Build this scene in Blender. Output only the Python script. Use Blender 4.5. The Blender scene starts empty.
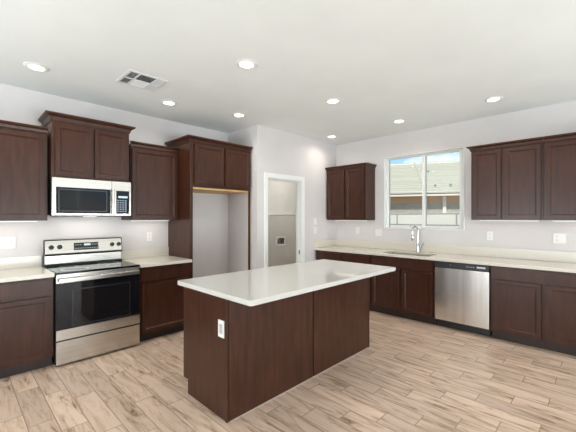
import bpy, bmesh, math, random
from mathutils import Vector, Matrix
random.seed(7)
C = bpy.context.scene
COL = C.collection
PI = math.pi

# ------------------------------------------------------------------ camera
F_PX, CY, YAW, CAM_H = 329.06, 217.57, 0.7749, 1.402
cam_d = bpy.data.cameras.new('camera'); cam = bpy.data.objects.new('camera', cam_d); COL.objects.link(cam)
cam_d.sensor_fit = 'HORIZONTAL'; cam_d.sensor_width = 36.0
cam_d.lens = F_PX / 576 * 36.0
cam_d.shift_y = (CY - 216.0) / 576
cam_d.clip_start = 0.05
cam.location = (0, 0, CAM_H)
cam.rotation_euler = (PI / 2, 0, YAW - PI / 2)
C.camera = cam

# ------------------------------------------------------------------ exposure, world, sun, window fill lamps
C.view_settings.view_transform = 'Standard'
C.view_settings.look = 'None'
C.view_settings.exposure = 0.14
C.view_settings.gamma = 1.0

DOWNLIGHT_W = 2.6
BACK_W = 330.0
SIDE_W = 210.0
FILL_BAR_W = 0.26  # fill bars added under the wall cabinets
SKY = 1.1
SUN = 4.2

world = bpy.data.worlds.new('sky'); C.world = world; world.use_nodes = True
wt = world.node_tree; wt.nodes.clear()
wo = wt.nodes.new('ShaderNodeOutputWorld'); bg = wt.nodes.new('ShaderNodeBackground')
tc = wt.nodes.new('ShaderNodeTexCoord'); sx = wt.nodes.new('ShaderNodeSeparateXYZ')
wt.links.new(tc.outputs['Generated'], sx.inputs[0])
gr = wt.nodes.new('ShaderNodeValToRGB')
gr.color_ramp.elements[0].position = 0.0; gr.color_ramp.elements[0].color = (0.72, 0.88, 1.0, 1)
gr.color_ramp.elements[1].position = 0.6; gr.color_ramp.elements[1].color = (0.10, 0.30, 0.75, 1)
e = gr.color_ramp.elements.new(0.16); e.color = (0.42, 0.70, 0.96, 1)
wt.links.new(sx.outputs['Z'], gr.inputs[0])
nz = wt.nodes.new('ShaderNodeTexNoise'); nz.inputs['Scale'].default_value = 4.0; nz.inputs['Detail'].default_value = 5
mp = wt.nodes.new('ShaderNodeMapping'); mp.inputs['Scale'].default_value = (1, 1, 3.0); mp.inputs['Location'].default_value = (1.25, 0.25, 0.1)
wt.links.new(tc.outputs['Generated'], mp.inputs[0]); wt.links.new(mp.outputs[0], nz.inputs['Vector'])
cr = wt.nodes.new('ShaderNodeValToRGB')
cr.color_ramp.elements[0].position = 0.47; cr.color_ramp.elements[0].color = (0, 0, 0, 1)
cr.color_ramp.elements[1].position = 0.60; cr.color_ramp.elements[1].color = (1, 1, 1, 1)
wt.links.new(nz.outputs['Fac'], cr.inputs[0])
mx = wt.nodes.new('ShaderNodeMixRGB'); mx.inputs[2].default_value = (1.0, 1.0, 1.0, 1)
wt.links.new(cr.outputs[0], mx.inputs[0]); wt.links.new(gr.outputs[0], mx.inputs[1])
wt.links.new(mx.outputs[0], bg.inputs[0]); bg.inputs[1].default_value = SKY
wt.links.new(bg.outputs[0], wo.inputs[0])

def area(name, loc, rot, sx_, sy_, power, color, parent=None, shape='RECTANGLE', spread=PI):
    l = bpy.data.lights.new(name, 'AREA'); l.shape = shape; l.size = sx_; l.size_y = sy_
    l.energy = power; l.color = color; l.spread = spread
    o = bpy.data.objects.new(name, l); COL.objects.link(o); o.location = loc; o.rotation_euler = rot
    if parent: o.parent = parent
    return o

sd = bpy.data.lights.new('sun', 'SUN'); sd.energy = SUN; sd.angle = 0.009; sd.color = (1, 0.95, 0.88)
sun = bpy.data.objects.new('sun', sd); COL.objects.link(sun)
sun.rotation_euler = Vector((0.60, 0.32, -0.73)).to_track_quat('-Z', 'Y').to_euler()

# lamps added at the unseen windows behind the camera, aimed up at the ceiling
area('daylight_fill_back', (2.0, -4.35, 0.62), (PI / 2 + 1.0, 0, 0), 5.2, 1.9, BACK_W, (0.86, 0.95, 1.0))
area('daylight_fill_side', (-3.36, 2.0, 0.95), (PI / 2 + 1.0, 0, -PI / 2), 3.2, 1.5, SIDE_W, (0.86, 0.95, 1.0))

# ------------------------------------------------------------------ materials
def new_mat(name):
    m = bpy.data.materials.new(name); m.use_nodes = True
    t = m.node_tree; b = t.nodes['Principled BSDF']
    return m, t, b

def plain(name, col, rough=0.5, metal=0.0, spec=0.5, coat=0.0, emit=None, es=0.0):
    m, t, b = new_mat(name)
    b.inputs['Base Color'].default_value = (*col, 1); b.inputs['Roughness'].default_value = rough
    b.inputs['Metallic'].default_value = metal; b.inputs['Specular IOR Level'].default_value = spec
    b.inputs['Coat Weight'].default_value = coat
    if emit:
        b.inputs['Emission Color'].default_value = (*emit, 1); b.inputs['Emission Strength'].default_value = es
    return m

def noisy(name, c1, c2, scale, rough=0.5, metal=0.0, bump=0.0, bscale=None, stretch=(1, 1, 1), detail=4, spec=0.5, lo=0.35, hi=0.65, coat=0.0, coords='Object', coat_rough=0.1):
    m, t, b = new_mat(name)
    tcn = t.nodes.new('ShaderNodeTexCoord'); mpn = t.nodes.new('ShaderNodeMapping')
    mpn.inputs['Scale'].default_value = stretch
    oi = t.nodes.new('ShaderNodeObjectInfo')
    add = t.nodes.new('ShaderNodeVectorMath'); add.operation = 'ADD'
    comb = t.nodes.new('ShaderNodeMath'); comb.operation = 'MULTIPLY'; comb.inputs[1].default_value = 13.7
    t.links.new(oi.outputs['Random'], comb.inputs[0])
    t.links.new(tcn.outputs[coords], add.inputs[0]); t.links.new(comb.outputs[0], add.inputs[1])
    t.links.new(add.outputs[0], mpn.inputs[0])
    n = t.nodes.new('ShaderNodeTexNoise'); n.inputs['Scale'].default_value = scale; n.inputs['Detail'].default_value = detail
    t.links.new(mpn.outputs[0], n.inputs['Vector'])
    r = t.nodes.new('ShaderNodeValToRGB')
    r.color_ramp.elements[0].position = lo; r.color_ramp.elements[0].color = (*c1, 1)
    r.color_ramp.elements[1].position = hi; r.color_ramp.elements[1].color = (*c2, 1)
    t.links.new(n.outputs['Fac'], r.inputs[0]); t.links.new(r.outputs[0], b.inputs['Base Color'])
    b.inputs['Roughness'].default_value = rough; b.inputs['Metallic'].default_value = metal
    b.inputs['Specular IOR Level'].default_value = spec; b.inputs['Coat Weight'].default_value = coat
    b.inputs['Coat Roughness'].default_value = coat_rough
    if bump:
        n2 = t.nodes.new('ShaderNodeTexNoise'); n2.inputs['Scale'].default_value = bscale or scale; n2.inputs['Detail'].default_value = 3
        t.links.new(mpn.outputs[0], n2.inputs['Vector'])
        bp = t.nodes.new('ShaderNodeBump'); bp.inputs['Strength'].default_value = bump; bp.inputs['Distance'].default_value = 0.01
        t.links.new(n2.outputs['Fac'], bp.inputs['Height']); t.links.new(bp.outputs[0], b.inputs['Normal'])
    return m

M = {}
M['wall'] = noisy('wall_paint', (0.675, 0.635, 0.625), (0.705, 0.665, 0.655), 3.0, rough=0.55, bump=0.05, bscale=90, spec=0.35)
M['ceiling'] = noisy('ceiling_paint', (0.80, 0.82, 0.80), (0.83, 0.85, 0.83), 2.0, rough=0.8, bump=0.05, bscale=60, spec=0.2)
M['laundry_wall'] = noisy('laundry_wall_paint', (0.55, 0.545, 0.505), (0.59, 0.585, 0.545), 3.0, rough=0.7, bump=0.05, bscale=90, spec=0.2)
M['trim'] = plain('white_trim_paint', (0.84, 0.84, 0.81), 0.35)
M['vinyl'] = plain('white_vinyl', (0.82, 0.83, 0.80), 0.35)
M['wood'] = noisy('espresso_stained_maple', (0.036, 0.0115, 0.0060), (0.066, 0.0225, 0.0120), 5.0, rough=0.30, spec=0.32, bump=0.03, bscale=60, stretch=(5, 5, 0.7), detail=6, lo=0.3, hi=0.7, coat=0.05, coat_rough=0.12)
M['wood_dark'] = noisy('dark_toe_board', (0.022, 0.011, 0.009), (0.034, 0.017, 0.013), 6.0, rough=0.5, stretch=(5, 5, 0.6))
M['birch'] = noisy('raw_birch_plywood', (0.55, 0.33, 0.13), (0.68, 0.44, 0.20), 6.0, rough=0.6, stretch=(0.6, 6, 6))
M['quartz'] = noisy('cream_quartz', (0.72, 0.665, 0.585), (0.755, 0.70, 0.62), 90.0, rough=0.14, detail=6, lo=0.3, hi=0.7, spec=0.5)
M['quartz_white'] = noisy('white_quartz', (0.63, 0.612, 0.58), (0.665, 0.647, 0.615), 90.0, rough=0.07, detail=6, lo=0.3, hi=0.7, spec=0.5)
M['steel'] = noisy('brushed_stainless', (0.52, 0.48, 0.435), (0.63, 0.59, 0.54), 3.0, rough=0.26, metal=1.0, stretch=(0.2, 0.2, 60), detail=3)
M['steel_v'] = noisy('brushed_stainless_upright', (0.58, 0.55, 0.525), (0.72, 0.69, 0.66), 3.0, rough=0.25, metal=1.0, stretch=(5, 5, 0.15), detail=3, bump=0.22, bscale=1.0)
M['chrome'] = plain('polished_chrome', (0.56, 0.56, 0.57), 0.10, 1.0)
M['sinksteel'] = plain('sink_stainless', (0.55, 0.54, 0.52), 0.3, 1.0)
M['blackglass'] = plain('black_glass', (0.006, 0.006, 0.008), 0.05, 0.0, 0.45)
M['ovenglass'] = plain('oven_window_glass', (0.008, 0.007, 0.008), 0.04, 0.0, 0.5)
M['black'] = plain('black_enamel', (0.012, 0.012, 0.013), 0.3)
M['blackplastic'] = plain('black_plastic', (0.016, 0.016, 0.017), 0.4)
M['greyprint'] = plain('grey_print', (0.45, 0.46, 0.48), 0.5)
M['display'] = plain('lit_display', (0.05, 0.08, 0.1), 0.3, emit=(0.75, 0.9, 1.0), es=0.8)
M['plate'] = plain('white_plastic_plate', (0.83, 0.82, 0.79), 0.35)
M['slot'] = plain('dark_slot', (0.10, 0.10, 0.10), 0.5)
M['ventdark'] = plain('vent_throat', (0.16, 0.17, 0.17), 0.8)
M['ventblade'] = plain('white_vent_metal', (0.72, 0.73, 0.72), 0.45)
M['lens'] = plain('lit_lens', (0.9, 0.9, 0.88), 0.4, emit=(1.0, 0.96, 0.88), es=9.0)
M['fill_lens'] = plain('added_fill_lens', (0.9, 0.88, 0.82), 0.4, emit=(1.0, 0.92, 0.8), es=1.6)  # glow for the fill lamps added under cabinets and microwave
M['stucco'] = noisy('tan_stucco', (0.33, 0.31, 0.27), (0.37, 0.345, 0.30), 8.0, rough=0.9, bump=0.2, bscale=40)
M['fascia'] = plain('pale_fascia_paint', (0.66, 0.62, 0.54), 0.6)
M['caulk'] = plain('white_caulk', (0.55, 0.50, 0.43), 0.6)
M['ground'] = noisy('gravel_ground', (0.42, 0.35, 0.27), (0.55, 0.47, 0.37), 14.0, rough=0.95, bump=0.3, bscale=50)
M['pipe'] = plain('grey_vent_pipe', (0.22, 0.22, 0.22), 0.6)
M['brass'] = plain('dull_metal', (0.28, 0.26, 0.23), 0.35, 1.0)

def glass_mat():
    m = bpy.data.materials.new('window_glass'); m.use_nodes = True; t = m.node_tree; t.nodes.clear()
    o = t.nodes.new('ShaderNodeOutputMaterial'); mixn = t.nodes.new('ShaderNodeMixShader')
    tr = t.nodes.new('ShaderNodeBsdfTransparent'); gl = t.nodes.new('ShaderNodeBsdfGlossy')
    tr.inputs[0].default_value = (0.95, 0.97, 0.96, 1); gl.inputs['Roughness'].default_value = 0.02
    fr = t.nodes.new('ShaderNodeFresnel'); fr.inputs['IOR'].default_value = 1.35
    t.links.new(fr.outputs[0], mixn.inputs[0]); t.links.new(tr.outputs[0], mixn.inputs[1]); t.links.new(gl.outputs[0], mixn.inputs[2])
    t.links.new(mixn.outputs[0], o.inputs[0]); return m
M['glass'] = glass_mat()

def block_mat():
    m, t, b = new_mat('grey_concrete_block')
    tcn = t.nodes.new('ShaderNodeTexCoord'); mpn = t.nodes.new('ShaderNodeMapping')
    mpn.inputs['Rotation'].default_value = (0, 0, 0)
    sp = t.nodes.new('ShaderNodeSeparateXYZ'); cb = t.nodes.new('ShaderNodeCombineXYZ')
    t.links.new(tcn.outputs['Object'], sp.inputs[0]); t.links.new(sp.outputs['Y'], cb.inputs['X']); t.links.new(sp.outputs['Z'], cb.inputs['Y'])
    br = t.nodes.new('ShaderNodeTexBrick'); br.inputs['Scale'].default_value = 1.0
    br.inputs['Brick Width'].default_value = 0.80; br.inputs['Row Height'].default_value = 0.30; br.inputs['Mortar Size'].default_value = 0.02
    br.inputs['Color1'].default_value = (0.72, 0.70, 0.62, 1); br.inputs['Color2'].default_value = (0.65, 0.63, 0.56, 1); br.inputs['Mortar'].default_value = (0.30, 0.29, 0.25, 1)
    t.links.new(cb.outputs[0], br.inputs['Vector']); t.links.new(br.outputs['Color'], b.inputs['Base Color'])
    b.inputs['Roughness'].default_value = 0.9
    return m
M['block'] = block_mat()
def roof_mat():
    m, t, b = new_mat('pale_concrete_roof_tile')
    tcn = t.nodes.new('ShaderNodeTexCoord')
    br = t.nodes.new('ShaderNodeTexBrick'); br.inputs['Scale'].default_value = 1.0
    br.inputs['Brick Width'].default_value = 400.0; br.inputs['Row Height'].default_value = 6.65 / 17; br.inputs['Mortar Size'].default_value = 0.035
    br.inputs['Mortar Smooth'].default_value = 0.3
    br.inputs['Color1'].default_value = (0.60, 0.58, 0.47, 1); br.inputs['Color2'].default_value = (0.53, 0.51, 0.415, 1); br.inputs['Mortar'].default_value = (0.30, 0.285, 0.23, 1)  # dark course lines paint in the shade under each tile lip
    t.links.new(tcn.outputs['Object'], br.inputs['Vector']); t.links.new(br.outputs['Color'], b.inputs['Base Color'])
    b.inputs['Roughness'].default_value = 0.85
    return m
M['rooftile'] = roof_mat()

def floor_mat():
    """wood-look porcelain planks 0.1525 x 0.61 m, one-third offset, thin pale grout"""
    m, t, b = new_mat('wood_look_plank_tile')
    N, L = t.nodes.new, t.links.new
    def math_(op, a, b_=None, c=None):
        n = N('ShaderNodeMath'); n.operation = op
        for i, v in enumerate((a, b_, c)):
            if v is None: continue
            if isinstance(v, (int, float)): n.inputs[i].default_value = v
            else: L(v, n.inputs[i])
        return n.outputs[0]
    tcn = N('ShaderNodeTexCoord'); sp = N('ShaderNodeSeparateXYZ'); L(tcn.outputs['Object'], sp.inputs[0])
    x, y = sp.outputs['X'], sp.outputs['Y']
    u = math_('DIVIDE', math_('SUBTRACT', x, 2.4875), 0.1525)
    row = math_('FLOOR', u); fu = math_('SUBTRACT', u, row)
    v = math_('DIVIDE', math_('ADD', math_('SUBTRACT', y, 0.536), math_('MULTIPLY', row, 0.2033)), 0.61)
    col = math_('FLOOR', v); fv = math_('SUBTRACT', v, col)
    eu = math_('MULTIPLY', math_('MINIMUM', fu, math_('SUBTRACT', 1.0, fu)), 0.1525)
    ev = math_('MULTIPLY', math_('MINIMUM', fv, math_('SUBTRACT', 1.0, fv)), 0.61)
    edge = math_('MINIMUM', eu, ev)
    mr = N('ShaderNodeMapRange'); mr.inputs['From Min'].default_value = 0.0018; mr.inputs['From Max'].default_value = 0.0040
    L(edge, mr.inputs['Value'])
    body = mr.outputs['Result']
    idv = N('ShaderNodeCombineXYZ'); L(row, idv.inputs['X']); L(col, idv.inputs['Y'])
    wn = N('ShaderNodeTexWhiteNoise'); wn.noise_dimensions = '2D'; L(idv.outputs[0], wn.inputs['Vector'])
    rnd = wn.outputs['Value']
    # grain coords : stretched along the plank, shifted per plank
    gx = math_('ADD', math_('MULTIPLY', x, 21.0), math_('MULTIPLY', rnd, 57.0))
    gy = math_('ADD', math_('MULTIPLY', y, 3.0), math_('MULTIPLY', rnd, 31.0))
    gv = N('ShaderNodeCombineXYZ'); L(gx, gv.inputs['X']); L(gy, gv.inputs['Y'])
    n1 = N('ShaderNodeTexNoise'); n1.inputs['Scale'].default_value = 0.85; n1.inputs['Detail'].default_value = 6; n1.inputs['Roughness'].default_value = 0.66; n1.inputs['Distortion'].default_value = 0.9
    L(gv.outputs[0], n1.inputs['Vector'])
    ramp = N('ShaderNodeValToRGB'); el = ramp.color_ramp.elements
    el[0].position = 0.30; el[0].color = (0.20, 0.118, 0.076, 1)
    el[1].position = 0.72; el[1].color = (0.74, 0.555, 0.44, 1)
    k = el.new(0.42); k.color = (0.53, 0.37, 0.265, 1)
    k = el.new(0.52); k.color = (0.66, 0.485, 0.375, 1)
    L(n1.outputs['Fac'], ramp.inputs[0])
    # per plank tone
    tone = N('ShaderNodeMapRange'); tone.inputs['To Min'].default_value = 0.88; tone.inputs['To Max'].default_value = 1.12
    L(rnd, tone.inputs['Value'])
    mul = N('ShaderNodeMixRGB'); mul.blend_type = 'MULTIPLY'; mul.inputs[0].default_value = 1.0
    L(ramp.outputs[0], mul.inputs[1]); L(tone.outputs['Result'], mul.inputs[2])
    mixg = N('ShaderNodeMixRGB'); mixg.inputs[1].default_value = (0.33, 0.24, 0.175, 1)
    L(body, mixg.inputs[0]); L(mul.outputs[0], mixg.inputs[2])
    L(mixg.outputs[0], b.inputs['Base Color'])
    b.inputs['Roughness'].default_value = 0.38; b.inputs['Specular IOR Level'].default_value = 0.45
    hgt = math_('ADD', math_('MULTIPLY', body, 0.6), math_('MULTIPLY', n1.outputs['Fac'], 0.25))
    bp = N('ShaderNodeBump'); bp.inputs['Strength'].default_value = 0.25; bp.inputs['Distance'].default_value = 0.004
    L(hgt, bp.inputs['Height']); L(bp.outputs[0], b.inputs['Normal'])
    return m
M['floor'] = floor_mat()

# ------------------------------------------------------------------ mesh helpers
def box(bm, x0, x1, y0, y1, z0, z1):
    if x1 < x0: x0, x1 = x1, x0
    if y1 < y0: y0, y1 = y1, y0
    if z1 < z0: z0, z1 = z1, z0
    v = [bm.verts.new(p) for p in ((x0, y0, z0), (x1, y0, z0), (x1, y1, z0), (x0, y1, z0), (x0, y0, z1), (x1, y0, z1), (x1, y1, z1), (x0, y1, z1))]
    fs = [bm.faces.new([v[i] for i in q]) for q in ((0, 3, 2, 1), (4, 5, 6, 7), (0, 1, 5, 4), (1, 2, 6, 5), (2, 3, 7, 6), (3, 0, 4, 7))]
    return fs   # fs[2] is the -Y front

def cells(bm, us, vs, w0, w1, skip, fn):
    """a plate on a grid with some cells left open; fn maps (u, v, w) to xyz"""
    nu, nv = len(us) - 1, len(vs) - 1
    cache = {}
    def V(i, j, k):
        if (i, j, k) not in cache: cache[(i, j, k)] = bm.verts.new(fn(us[i], vs[j], (w0, w1)[k]))
        return cache[(i, j, k)]
    solid = lambda i, j: 0 <= i < nu and 0 <= j < nv and (i, j) not in skip
    for i in range(nu):
        for j in range(nv):
            if not solid(i, j): continue
            for k in (0, 1): bm.faces.new([V(i, j, k), V(i + 1, j, k), V(i + 1, j + 1, k), V(i, j + 1, k)])
            for (di, dj, a, b_) in ((-1, 0, (i, j), (i, j + 1)), (1, 0, (i + 1, j), (i + 1, j + 1)), (0, -1, (i, j), (i + 1, j)), (0, 1, (i, j + 1), (i + 1, j + 1))):
                if not solid(i + di, j + dj): bm.faces.new([V(*a, 0), V(*b_, 0), V(*b_, 1), V(*a, 1)])
    bmesh.ops.recalc_face_normals(bm, faces=bm.faces)

def prism(bm, pts, z0, z1, fn=lambda x, y, z: (x, y, z)):
    a = [bm.verts.new(fn(x, y, z0)) for x, y in pts]; b = [bm.verts.new(fn(x, y, z1)) for x, y in pts]
    n = len(pts)
    bm.faces.new(a[::-1]); bm.faces.new(b)
    for i in range(n): bm.faces.new([a[i], a[(i + 1) % n], b[(i + 1) % n], b[i]])
    bmesh.ops.recalc_face_normals(bm, faces=bm.faces)

def rrect(x0, x1, y0, y1, r, n=5):
    pts = []
    for cx, cy, a0 in ((x1 - r, y0 + r, -PI / 2), (x1 - r, y1 - r, 0), (x0 + r, y1 - r, PI / 2), (x0 + r, y0 + r, PI)):
        for i in range(n + 1):
            a = a0 + PI / 2 * i / n; pts.append((cx + r * math.cos(a), cy + r * math.sin(a)))
    return pts

def lathe(bm, prof, origin=(0, 0, 0), axis='Z', n=24):
    rings = []
    for r, h in prof:
        ring = []
        if r < 1e-6:
            ring = [None]
        for i in range(n if r >= 1e-6 else 1):
            a = 2 * PI * i / n
            p = (r * math.cos(a), r * math.sin(a), h)
            if axis == '-Y': p = (p[0], -h, p[1])
            if axis == '-X': p = (-h, p[0], p[1])
            vv = bm.verts.new((p[0] + origin[0], p[1] + origin[1], p[2] + origin[2]))
            if r < 1e-6: ring = [vv]
            else: ring.append(vv)
        rings.append(ring)
    for a, b in zip(rings, rings[1:]):
        for i in range(n):
            j = (i + 1) % n
            if len(a) == 1 and len(b) == 1: continue
            if len(a) == 1: bm.faces.new([a[0], b[j], b[i]])
            elif len(b) == 1: bm.faces.new([a[i], a[j], b[0]])
            else: bm.faces.new([a[i], a[j], b[j], b[i]])
    bmesh.ops.recalc_face_normals(bm, faces=bm.faces)

def tube(bm, pts, r, n=12, cap=True):
    P = [Vector(p) for p in pts]; rings = []
    up = Vector((0.3, 0.9, 0.2)).normalized()
    rr = r if isinstance(r, (list, tuple)) else [r] * len(P)
    for i, p in enumerate(P):
        d = (P[min(i + 1, len(P) - 1)] - P[max(i - 1, 0)]).normalized()
        s_ = d.cross(up).normalized(); u_ = s_.cross(d).normalized()
        rings.append([bm.verts.new(p + (s_ * math.cos(2 * PI * k / n) + u_ * math.sin(2 * PI * k / n)) * rr[i]) for k in range(n)])
    for a, b in zip(rings, rings[1:]):
        for k in range(n): bm.faces.new([a[k], a[(k + 1) % n], b[(k + 1) % n], b[k]])
    if cap: bm.faces.new(rings[0][::-1]); bm.faces.new(rings[-1])
    bmesh.ops.recalc_face_normals(bm, faces=bm.faces)

def obj(name, bm, mat, parent=None, bevel=0.0, smooth=False, loc=(0, 0, 0), seg=1):
    if bevel:
        es = [e_ for e_ in bm.edges if len(e_.link_faces) == 2 and e_.calc_face_angle(0) > 0.6]
        bmesh.ops.bevel(bm, geom=es, offset=bevel, segments=seg, affect='EDGES', clamp_overlap=True, profile=0.5)
    me = bpy.data.meshes.new(name); bm.to_mesh(me); bm.free()
    if smooth:
        for p in me.polygons: p.use_smooth = True
        try: me.set_sharp_from_angle(angle=math.radians(35))
        except Exception: pass
    me.materials.append(M[mat] if isinstance(mat, str) else mat)
    o = bpy.data.objects.new(name, me); COL.objects.link(o); o.location = loc
    if parent is not None: o.parent = parent
    return o

def BM(): return bmesh.new()

def tag(o, label, cat, group=None):
    o['label'] = label; o['category'] = cat
    if group: o['group'] = group
    return o

def thing(name, label, cat, loc=(0, 0, 0), rotz=0.0, group=None):
    o = bpy.data.objects.new(name, None); COL.objects.link(o); o.empty_display_size = 0.1
    o.location = loc; o.rotation_euler = (0, 0, rotz)
    return tag(o, label, cat, group)

def struct(name, bm, mat, bevel=0.0, parent=None):
    o = obj(name, bm, mat, parent, bevel)
    if parent is None: o['kind'] = 'structure'
    return o

def copy_thing(root, loc, rotz, label, group=None):
    r = root.copy(); COL.objects.link(r); r.location = loc; r.rotation_euler = (0, 0, rotz); r['label'] = label
    if group: r['group'] = group
    for ch in list(root.children):
        c_ = ch.copy(); COL.objects.link(c_); c_.parent = r
        for g in list(ch.children):
            d = g.copy(); COL.objects.link(d); d.parent = c_
    return r

# ------------------------------------------------------------------ room shell
YW, XW, HC = 4.338, 4.973, 2.738     # range wall, sink wall, ceiling
YD = 3.62                            # wall with the laundry door
XC = 3.066                           # refrigerator alcove's side wall
XL, YB = -3.5, -4.5                  # great room behind the camera

bm = BM(); box(bm, XL - .15, 6.4, YB - .15, 5.35, -0.12, 0.0); struct('floor', bm, 'floor')
bm = BM(); box(bm, XL - .15, 6.4, YB - .15, 5.35, HC, HC + 0.15); struct('ceiling', bm, 'ceiling')
bm = BM(); box(bm, XL - .15, XC + .11, YW, YW + 0.13, 0, HC); struct('wall_range', bm, 'wall')
bm = BM(); box(bm, XC, XC + 0.11, YD + 0.11, YW, 0, HC); struct('wall_alcove', bm, 'wall')
# wall with the laundry doorway
DX0, DX1, DZ = 3.262, 4.008, 1.995
bm = BM()
cells(bm, [XC, DX0, DX1, 6.3], [0, DZ, HC], YD, YD + 0.11, {(1, 0)}, lambda u, v, w: (u, w, v))
struct('wall_doorway', bm, 'wall')
# sink wall with the window opening
WY0, WY1, WZ0, WZ1 = 1.444, 2.659, 1.222, 2.385
WT = 0.16
bm = BM()
cells(bm, [YB, WY0, WY1, YD], [0, WZ0, WZ1, HC], XW, XW + WT, {(1, 1)}, lambda u, v, w: (w, u, v))
struct('wall_sink', bm, 'wall')
# back and side walls of the great room with their windows
bm = BM()
cells(bm, [XL, -0.7, 4.7, XW], [0, 0.08, 2.38, HC], YB - 0.15, YB, {(1, 1)}, lambda u, v, w: (u, w, v))
struct('wall_back', bm, 'wall')
bm = BM()
cells(bm, [YB, 0.35, 3.65, YW], [0, 0.55, 2.35, HC], XL - 0.15, XL, {(1, 1)}, lambda u, v, w: (w, u, v))
struct('wall_left', bm, 'wall')

def window_unit(name, fn, u0, u1, z0, z1, splits, fw=0.055):
    """frame, meeting stiles and panes; fn maps (u, w, z), w is depth"""
    root = bpy.data.objects.new(name, None); COL.objects.link(root); root['kind'] = 'structure'
    root.location = fn((u0 + u1) / 2, 0.03, z0)
    lo = Vector(root.location)
    f = lambda u, v, w: Vector(fn(u, w, v)) - lo
    xs = [u0, u0 + fw]
    skip = set(); ci = 1
    for s_ in splits: xs += [s_ - fw / 2, s_ + fw / 2]
    xs += [u1 - fw, u1]
    for i in range(1, len(xs) - 1, 2): skip.add((i, 1))
    fz = fw * 0.62
    b = BM(); cells(b, xs, [z0, z0 + fz, z1 - fz, z1], 0.0, 0.07, skip, f)
    obj('window_frame', b, 'vinyl', root, 0.004)
    for i in range(1, len(xs) - 1, 2):
        b = BM(); cells(b, [xs[i], xs[i + 1]], [z0 + fz, z1 - fz], 0.030, 0.036, set(), f)
        obj('pane', b, 'glass', root)
    return root

# kitchen window (slider) : frame set back in the plaster reveal
win = window_unit('window_1', lambda u, w, z: (XW + 0.06 + w, u, z), WY0, WY1, WZ0, WZ1, [2.035], fw=0.048)
lo = Vector(win.location)
# right sash stands proud with its own slim frame, sill and white liner
b = BM()
cells(b, [WY0 + 0.048, WY0 + 0.080, 2.011 - 0.006, 2.035 + 0.02], [WZ0 + 0.030, WZ0 + 0.050, WZ1 - 0.050, WZ1 - 0.030], XW + 0.052, XW + 0.075, {(1, 1)}, lambda u, v, w: Vector((w, u, v)) - lo)
obj('sash', b, 'vinyl', win, 0.003)
b = BM()
cells(b, [WY0 - 0.0, WY0 + 0.012, WY1 - 0.012, WY1], [WZ0, WZ0 + 0.014, WZ1 - 0.012, WZ1], XW - 0.006, XW + 0.06, {(1, 1)}, lambda u, v, w: Vector((w, u, v)) - lo)
obj('window_liner', b, 'trim', win, 0.003)
b = BM(); box(b, XW + 0.045, XW + 0.055, 2.02, 2.045, 1.72, 1.80)
for v in b.verts: v.co -= lo
obj('window_latch', b, 'vinyl', win, 0.003)
window_unit('window_2', lambda u, w, z: (u, YB - 0.11 + w, z), -0.7, 4.7, 0.08, 2.38, [1.1, 2.9], fw=0.07)
window_unit('window_3', lambda u, w, z: (XL - 0.11 + w, u, z), 0.35, 3.65, 0.55, 2.35, [2.0], fw=0.06)

# doorway: casing and jambs
door = bpy.data.objects.new('door_1', None); COL.objects.link(door); door['kind'] = 'structure'
door.location = ((DX0 + DX1) / 2, YD, 0)
dl = Vector(door.location)
CW = 0.072
b = BM()
cells(b, [DX0 - CW, DX0, DX1, DX1 + CW], [0, DZ, DZ + CW], YD - 0.018, YD, {(1, 0)}, lambda u, v, w: Vector((u, w, v)) - dl)
obj('door_casing', b, 'trim', door, 0.005)
b = BM()
cells(b, [DX0, DX0 + 0.012, DX1 - 0.012, DX1], [0, DZ - 0.012, DZ], YD - 0.001, YD + 0.112, {(1, 0)}, lambda u, v, w: Vector((u, w, v)) - dl)
obj('door_jamb', b, 'trim', door, 0.002)
b = BM()
cells(b, [DX0 + 0.012, DX0 + 0.022, DX1 - 0.022, DX1 - 0.012], [0, DZ - 0.022, DZ - 0.012], YD + 0.05, YD + 0.085, {(1, 0)}, lambda u, v, w: Vector((u, w, v)) - dl)
obj('door_stop', b, 'trim', door, 0.002)
b = BM(); box(b, DX1 - 0.014, DX1 - 0.0115, YD + 0.018, YD + 0.045, 0.80, 0.865)
for v in b.verts: v.co -= dl
sp = obj('strike_plate', b, 'brass', door); sp['label'] = 'small metal strike plate on the right jamb'

# baseboards
bm = BM(); box(bm, XC, DX0 - CW, YD - 0.014, YD, 0, 0.10); struct('baseboard_doorway', bm, 'trim', 0.004)
bm = BM(); box(bm, DX1 + CW, 4.44, YD - 0.014, YD, 0, 0.10); struct('baseboard_corner', bm, 'trim', 0.004)
bm = BM(); box(bm, XL, XL + 0.014, YB, YW, 0, 0.10); struct('baseboard_left', bm, 'trim', 0.004)
bm = BM(); box(bm, 2.14, 3.00, YW - 0.014, YW, 0, 0.10); struct('baseboard_alcove', bm, 'trim', 0.004)

# laundry room behind the doorway
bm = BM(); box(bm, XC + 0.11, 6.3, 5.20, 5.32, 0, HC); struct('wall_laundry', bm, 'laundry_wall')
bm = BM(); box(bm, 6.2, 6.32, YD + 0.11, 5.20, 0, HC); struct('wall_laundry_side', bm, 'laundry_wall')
bm = BM(); box(bm, XC, XC + 0.11, YW + .13, 5.32, 0, HC); struct('wall_laundry_left', bm, 'laundry_wall')
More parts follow.
